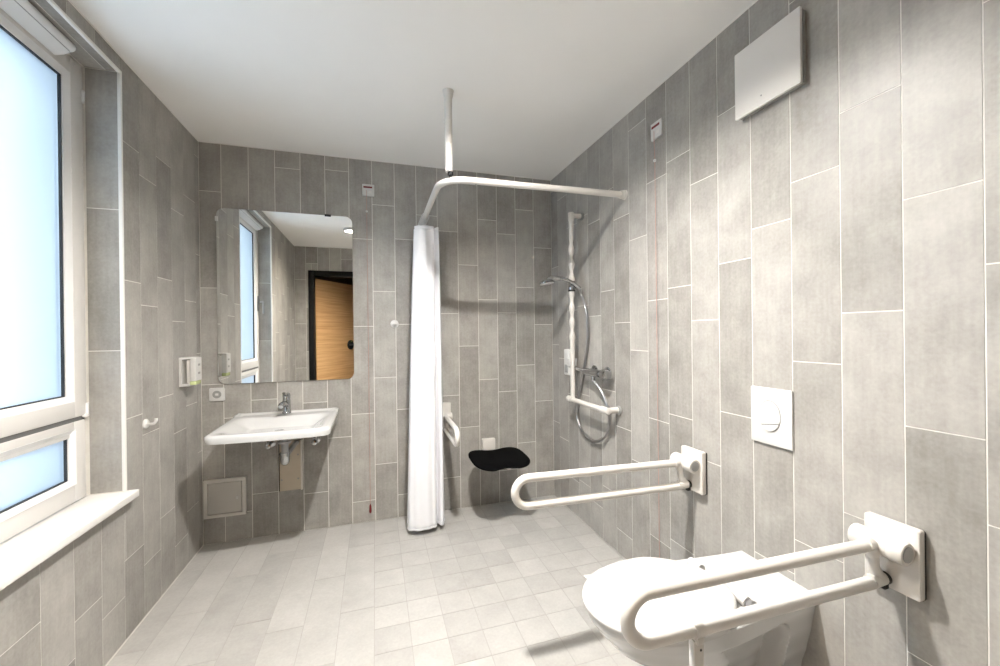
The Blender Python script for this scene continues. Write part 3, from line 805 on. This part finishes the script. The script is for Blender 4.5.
# ------------------------------------------------------------------ support rails by the toilet
def support_rail(yc, label):
    g = thing('fold_down_grab_bar', label, 'grab bar', (XR, yc, .68), 'fold-down grab bars beside the toilet')
    bm = newbm(); prism(bm, rrect(yc - .074, .602, yc + .050, .786, .006, 3), 0, XR - .030, XR - .008, .003); obj('wall_plate', bm, M_NYLON, g)
    bm = newbm(); prism(bm, rrect(yc - .072, .599, yc + .048, .781, .006, 3), 0, XR - .009, XR + .0005); obj('backing_plate', bm, M_BLACK, g)
    zu, zl, r = .7300, .6290, .0160
    cx = XR - .800; fu, fl = .744, .636; cz = .5 * (fu + fl); rad = .5 * (fu - fl)      # the arm rises a little towards its tip
    p = [(XR - .100, yc, zu - .003)] + [(cx - rad * math.sin(a), yc, cz + rad * math.cos(a)) for a in [PI * k / 18 for k in range(19)]] + [(XR - .082, yc, zl - .006)]
    bm = newbm(); tube(bm, p, r, 20); obj('bar', bm, M_NYLON, g)
    bm = newbm(); tube(bm, [(XR - .058, yc - .030, .726), (XR - .058, yc + .030, .726)], .0285, 28); box(bm, (XR - .058, yc - .028, .700), (XR - .026, yc + .028, .752), .008); hub = obj('hinge_hub', bm, M_NYLON, g)
    for s in (-1, 1):
        bm = newbm(); n_ = .031 if s < 0 else .024; lathe(bm, [(0, .0275), (.003, .0300), (n_, .0300), (n_ + .004, .0275), (n_ + .004, .021), (n_ + .001, .020)], (XR - .058, yc + s * .0295, .726), (0, s, 0)); hc = obj('hub_collar', bm, M_NYLON, g)
        bm = newbm(); lathe(bm, [(0, .0215), (.0055, .0205), (.0065, .016)], (XR - .058, yc + s * (.0605 if s < 0 else .0535), .726), (0, s, 0)); obj('end_disc', bm, M_GREY, hc)
    bm = newbm()
    yk = catmull([(XR - .112, yc, .7310), (XR - .088, yc, .727), (XR - .080, yc, .700), (XR - .078, yc, .668), (XR - .064, yc, .642), (XR - .046, yc, .628)], 6)
    tube(bm, yk, [.0185] * 5 + [.0165] * 8 + [.0135] * 8 + [.0155] * 10, 16); tube(bm, [(XR - .090, yc, zl - .003), (XR - .046, yc, zl)], .0180, 18); obj('yoke', bm, M_NYLON, g)
    bm = newbm(); lathe(bm, [(0, .0155), (.016, .0165), (.020, .013)], (XR - .047, yc, .626), (1, 0, 0)); box(bm, (XR - .046, yc - .008, .598), (XR - .028, yc + .008, .613), .003); obj('rubber_stop', bm, M_BLACK, g)
    return g
far = support_rail(1.462, 'white fold-down grab bar on the far side of the toilet')
near = copy_thing(far, (XR, .741, .68), 'white fold-down grab bar with support leg, on the near side of the toilet')
lx = .690
bm = newbm(); lathe(bm, [(-.012, .0185), (.012, .0185)], (lx, .741, .634), (1, 0, 0)); box(bm, (lx - .010, .726, .605), (lx + .010, .756, .622), .003); obj('leg_clamp', bm, M_NYLON, near)
bm = newbm(); box(bm, (lx - .014, .732, .012), (lx + .014, .750, .612), .003); leg = obj('leg', bm, M_NYLON, near)
for z in (.590, .535, .48):
    bm = newbm(); tube(bm, [(lx + .004, .7325, z), (lx + .004, .731, z)], .0028, 10); obj('leg_hole', bm, M_BLACK, leg)
bm = newbm(); box(bm, (lx - .018, .726, .001), (lx + .018, .756, .020), .004); obj('foot', bm, M_GREY, leg)

# grab bar half hidden behind the curtain
sa = thing('shower_grab_bar', 'white fold-down grab bar behind the shower curtain', 'grab bar', (.485, YB, .65))
bm = newbm(); prism(bm, rrect(.66, .432, .800, .528, .006, 3), 1, YB - .028, YB, .003); obj('wall_plate', bm, M_NYLON, sa)
xs = .480
zu, zl, r = .712, .612, .0160; cz, rad = .662, .05; cy = 2.50
p = [(xs, YB - .085, zu), (xs, 2.7, zu)] + [(xs, cy - rad * math.sin(a), cz + rad * math.cos(a)) for a in [PI * k / 16 for k in range(17)]] + [(xs, 2.7, zl), (xs, YB - .075, zl)]
bm = newbm(); tube(bm, p, r, 18); obj('bar', bm, M_NYLON, sa)
bm = newbm(); tube(bm, [(xs - .05, YB - .055, .705), (xs + .05, YB - .055, .705)], .026, 24); obj('hinge_hub', bm, M_NYLON, sa)
bm = newbm(); tube(bm, catmull([(xs, YB - .10, .702), (xs, YB - .075, .68), (xs, YB - .07, .64), (xs, YB - .05, .605)], 6), .014, 14); obj('yoke', bm, M_NYLON, sa)
bm = newbm(); lathe(bm, [(0, .0155), (.02, .0155)], (xs, YB - .048, .602), (0, 1, 0)); obj('rubber_stop', bm, M_BLACK, sa)
bm = newbm(); box(bm, (xs - .03, YB - .028, .585), (xs + .03, YB, .665), .004); obj('lower_plate', bm, M_NYLON, sa)

# ------------------------------------------------------------------ toilet
YC = 1.083
to = thing('toilet', 'white wall-hung toilet with closed lid between the two grab bars', 'toilet', (XR, YC, .13))
def interp(tab, z):
    tab = sorted(tab)
    if z <= tab[0][0]: return tab[0][1]
    for (a, p), (b, q) in zip(tab, tab[1:]):
        if z <= b:
            t = (z - a) / (b - a); t = t * t * (3 - 2 * t) * .35 + t * .65
            return p + (q - p) * t
    return tab[-1][1]
FRONT = [(.446, .620), (.430, .622), (.406, .638), (.348, .686), (.276, .790), (.220, .880), (.165, .990), (.135, 1.07)]
HALF = [(.446, .176), (.40, .176), (.33, .165), (.25, .140), (.18, .112), (.135, .095)]
REAR = [(.446, .143), (.40, .134), (.33, .123), (.25, .106), (.185, .089), (.135, .080)]
def section(z, n=210):
    xf, hw, hr = interp(FRONT, z), interp(HALF, z), interp(REAR, z)
    xw = XR - .0005; xm = xf + (xw - xf) * .42
    o = []
    m = n // 3
    for k in range(m):                      # straight flank wall -> widest, -Y side
        t = k / m; x = xw + (xm - xw) * t; o.append((x, -(hr + (hw - hr) * sm(0, 1, t))))
    for k in range(n - 2 * m + 1):          # round front
        a = -PI / 2 - PI * k / (n - 2 * m); c = abs(math.cos(a)) ** .93
        o.append((xm - (xm - xf) * c, hw * math.sin(a)))
    for k in range(1, m + 1):
        t = 1 - k / m; x = xw + (xm - xw) * t; o.append((x, hr + (hw - hr) * sm(0, 1, t)))
    return o
bm = newbm(); rows = []; NZ = 100
for j in range(NZ + 1):
    z = .135 + (.446 - .135) * j / NZ
    row = []
    for x, y in section(z):
        # hollow side pockets of the ceramic
        d_ = max(-(x - .955 + .55 * (z - .38)), x - 1.248, z - .388, .150 - z)      # rounded pocket outline
        qx, qz = max(x - 1.198, 0), max(z - .338, 0)
        if qx > 0 and qz > 0: d_ = max(d_, math.hypot(qx, qz) - .050)
        pk = sm(.004, -.014, d_) if False else 1 - sm(-.014, .004, d_)
        y2 = y - math.copysign(min(.070, abs(y)) * pk, y)
        if j == NZ: y2 *= .985
        row.append(bm.verts.new((x, YC + y2, z)))
    rows.append(row)
for A, B in zip(rows, rows[1:]):
    for k in range(len(A)): bm.faces.new((A[k], A[(k + 1) % len(A)], B[(k + 1) % len(A)], B[k]))
bm.faces.new(rows[0][::-1]); bm.faces.new(rows[-1])
obj('ceramic_bowl', bm, M_CERAM, to, smooth=45)
def lid_out(k_=1., n=80):
    xr_, xf = 1.100, .610; xm = .865; o = []
    for k in range(n):
        a = 2 * PI * k / n; c, s = math.cos(a), math.sin(a)
        if c < 0: x = xm + (xm - xf) * -abs(c) ** .95 * k_; y = .192 * k_ * s
        else:
            x = xm + (xr_ - xm) * math.copysign(abs(c) ** .60, c); y = math.copysign(abs(s) ** .75, s) * (.192 - .050 * sm(.2, 1, (x - xm) / (xr_ - xm))) * k_
        o.append((x, YC + y))
    return o
bm = newbm(); disc_body(bm, lid_out(.975), lambda x, y, s: .4555, lambda x, y, s: .4465, 6); obj('seat_ring', bm, M_SEAT, to)
bm = newbm(); disc_body(bm, lid_out(), lambda x, y, s: .477 + .004 * (1 - s * s) - .007 * sm(.94, 1, s), lambda x, y, s: .4585, 18, edge=[(1.004, .3), (1.005, .6)]); obj('lid', bm, M_SEAT, to, smooth=60)
bm = newbm(); disc_body(bm, lid_out(.93), lambda x, y, s: .459, lambda x, y, s: .455, 4); obj('joint_shade_disc', bm, M_GREY, to)  # grey disc that paints the shade line between seat and lid
for s in (-1, 1):
    bm = newbm(); y0 = YC + s * .098
    tube(bm, [(1.096, y0 - s * .032, .463), (1.096, y0 + s * .020, .463)], .0165, 20); hg = obj('hinge', bm, M_SEAT, to)
    if s > 0: continue
    bm = newbm(); tube(bm, [(1.096, y0 + s * .019, .462), (1.096, y0 + s * .024, .462)], .012, 16); box(bm, (1.100, y0 + s * .010 - .008, .4465), (1.138, y0 + s * .010 + .008, .4525), .002); obj('hinge_post', bm, M_CHROME2, hg)
bm = newbm(); box(bm, (.690, YC + .160, .4475), (.720, YC + .180, .4560), .003); obj('bumper', bm, M_SEAT, to)

bm = newbm(); box(bm, (1.283, 1.140, .4455), (1.297, 1.182, .4466)); obj('faint_mark', bm, M_VENT, to)

# flush plate
fp = thing('flush_plate', 'square white flush plate with a round button on the right wall', 'flush plate', (XR, 1.095, .89))
bm = newbm(); prism(bm, rrect(1.011, .896, 1.168, 1.100, .004, 3), 0, XR - .010, XR, .003); obj('plate', bm, M_WHITE, fp)
def half_disc(a0, a1, cut):
    pts = []
    for k in range(41):
        a = a0 + (a1 - a0) * k / 40; pts.append((1.092 + .040 * math.cos(a), 1.000 + .054 * math.sin(a)))
    return pts
bm = newbm(); prism(bm, half_disc(math.radians(-40), math.radians(205), 0), 0, XR - .0125, XR - .008, .001); obj('large_button', bm, M_WHITE, fp)
bm = newbm(); prism(bm, half_disc(math.radians(209), math.radians(316), 0), 0, XR - .0145, XR - .008, .001); obj('small_button', bm, M_WHITE, fp)
bm = newbm(); prism(bm, [(1.092 + .0425 * math.cos(2 * PI * k / 48), 1.000 + .0565 * math.sin(2 * PI * k / 48)) for k in range(48)], 0, XR - .0104, XR - .0098); obj('button_groove', bm, M_GREY, fp)

# ventilation cover
vt = thing('ventilation_cover', 'square off-white ventilation cover high on the right wall', 'vent', (XR, 1.065, 2.10))
bm = newbm(); prism(bm, rrect(.955, 2.114, 1.204, 2.364, .004, 3), 0, XR - .032, XR - .021, .002); cv = obj('cover', bm, M_VENT, vt)
bm = newbm(); prism(bm, rrect(.966, 2.126, 1.192, 2.352, .004, 3), 0, XR - .022, XR - .011); obj('gap', bm, M_BLACK, vt)  # solid black slab in place of the shadow behind the cover
bm = newbm(); prism(bm, rrect(.959, 2.118, 1.200, 2.360, .004, 3), 0, XR - .012, XR, .001); obj('housing', bm, M_GREY, vt)
bm = newbm(); tube(bm, [(XR - .0315, 1.094, 2.150), (XR - .0328, 1.094, 2.150)], .003, 12); obj('screw', bm, M_GREY, cv)

# ------------------------------------------------------------------ daylight
w = bpy.data.worlds.new('sky'); S.world = w; w.use_nodes = True
nt = w.node_tree; bg = nt.nodes['Background']
tc = nt.nodes.new('ShaderNodeTexCoord'); sx = nt.nodes.new('ShaderNodeSeparateXYZ'); nt.links.new(tc.outputs['Generated'], sx.inputs[0])
rp = nt.nodes.new('ShaderNodeValToRGB')
rp.color_ramp.elements[0].position = .0; rp.color_ramp.elements[0].color = (.52, .62, .72, 1)
rp.color_ramp.elements[1].position = .6; rp.color_ramp.elements[1].color = (.74, .89, 1.0, 1)
nt.links.new(sx.outputs['Z'], rp.inputs['Fac']); nt.links.new(rp.outputs['Color'], bg.inputs['Color'])
bg.inputs['Strength'].default_value = 3.25

# ------------------------------------------------------------------ camera
cam = bpy.data.cameras.new('camera'); co = bpy.data.objects.new('camera', cam); COL.objects.link(co)
F_PX, YAW, PITCH, ROLL, CZ = 401.78, .3021, -.0016, -.0115, 1.3121
cam.sensor_width = 36; cam.lens = F_PX * 36 / 1000; cam.clip_start = .02
fw = Vector((math.sin(YAW), math.cos(YAW), 0)); rt = Vector((math.cos(YAW), -math.sin(YAW), 0)); up = Vector((0, 0, 1))
fw, up = fw * math.cos(PITCH) + up * math.sin(PITCH), up * math.cos(PITCH) - fw * math.sin(PITCH)
rt, up = rt * math.cos(ROLL) + up * math.sin(ROLL), up * math.cos(ROLL) - rt * math.sin(ROLL)
m = Matrix((rt, up, -fw)).transposed().to_4x4(); m.translation = (0, 0, CZ)
co.matrix_world = m
S.camera = co

# ------------------------------------------------------------------ colour and light transport
S.view_settings.view_transform = 'Standard'; S.view_settings.look = 'None'
S.view_settings.gamma = 1; S.view_settings.use_curve_mapping = False
S.view_settings.exposure = 1.02
cy = S.cycles
cy.max_bounces = 14; cy.diffuse_bounces = 8; cy.glossy_bounces = 6; cy.transmission_bounces = 8
cy.caustics_reflective = True; cy.sample_clamp_indirect = 40; cy.blur_glossy = .3
cy.use_denoising = True
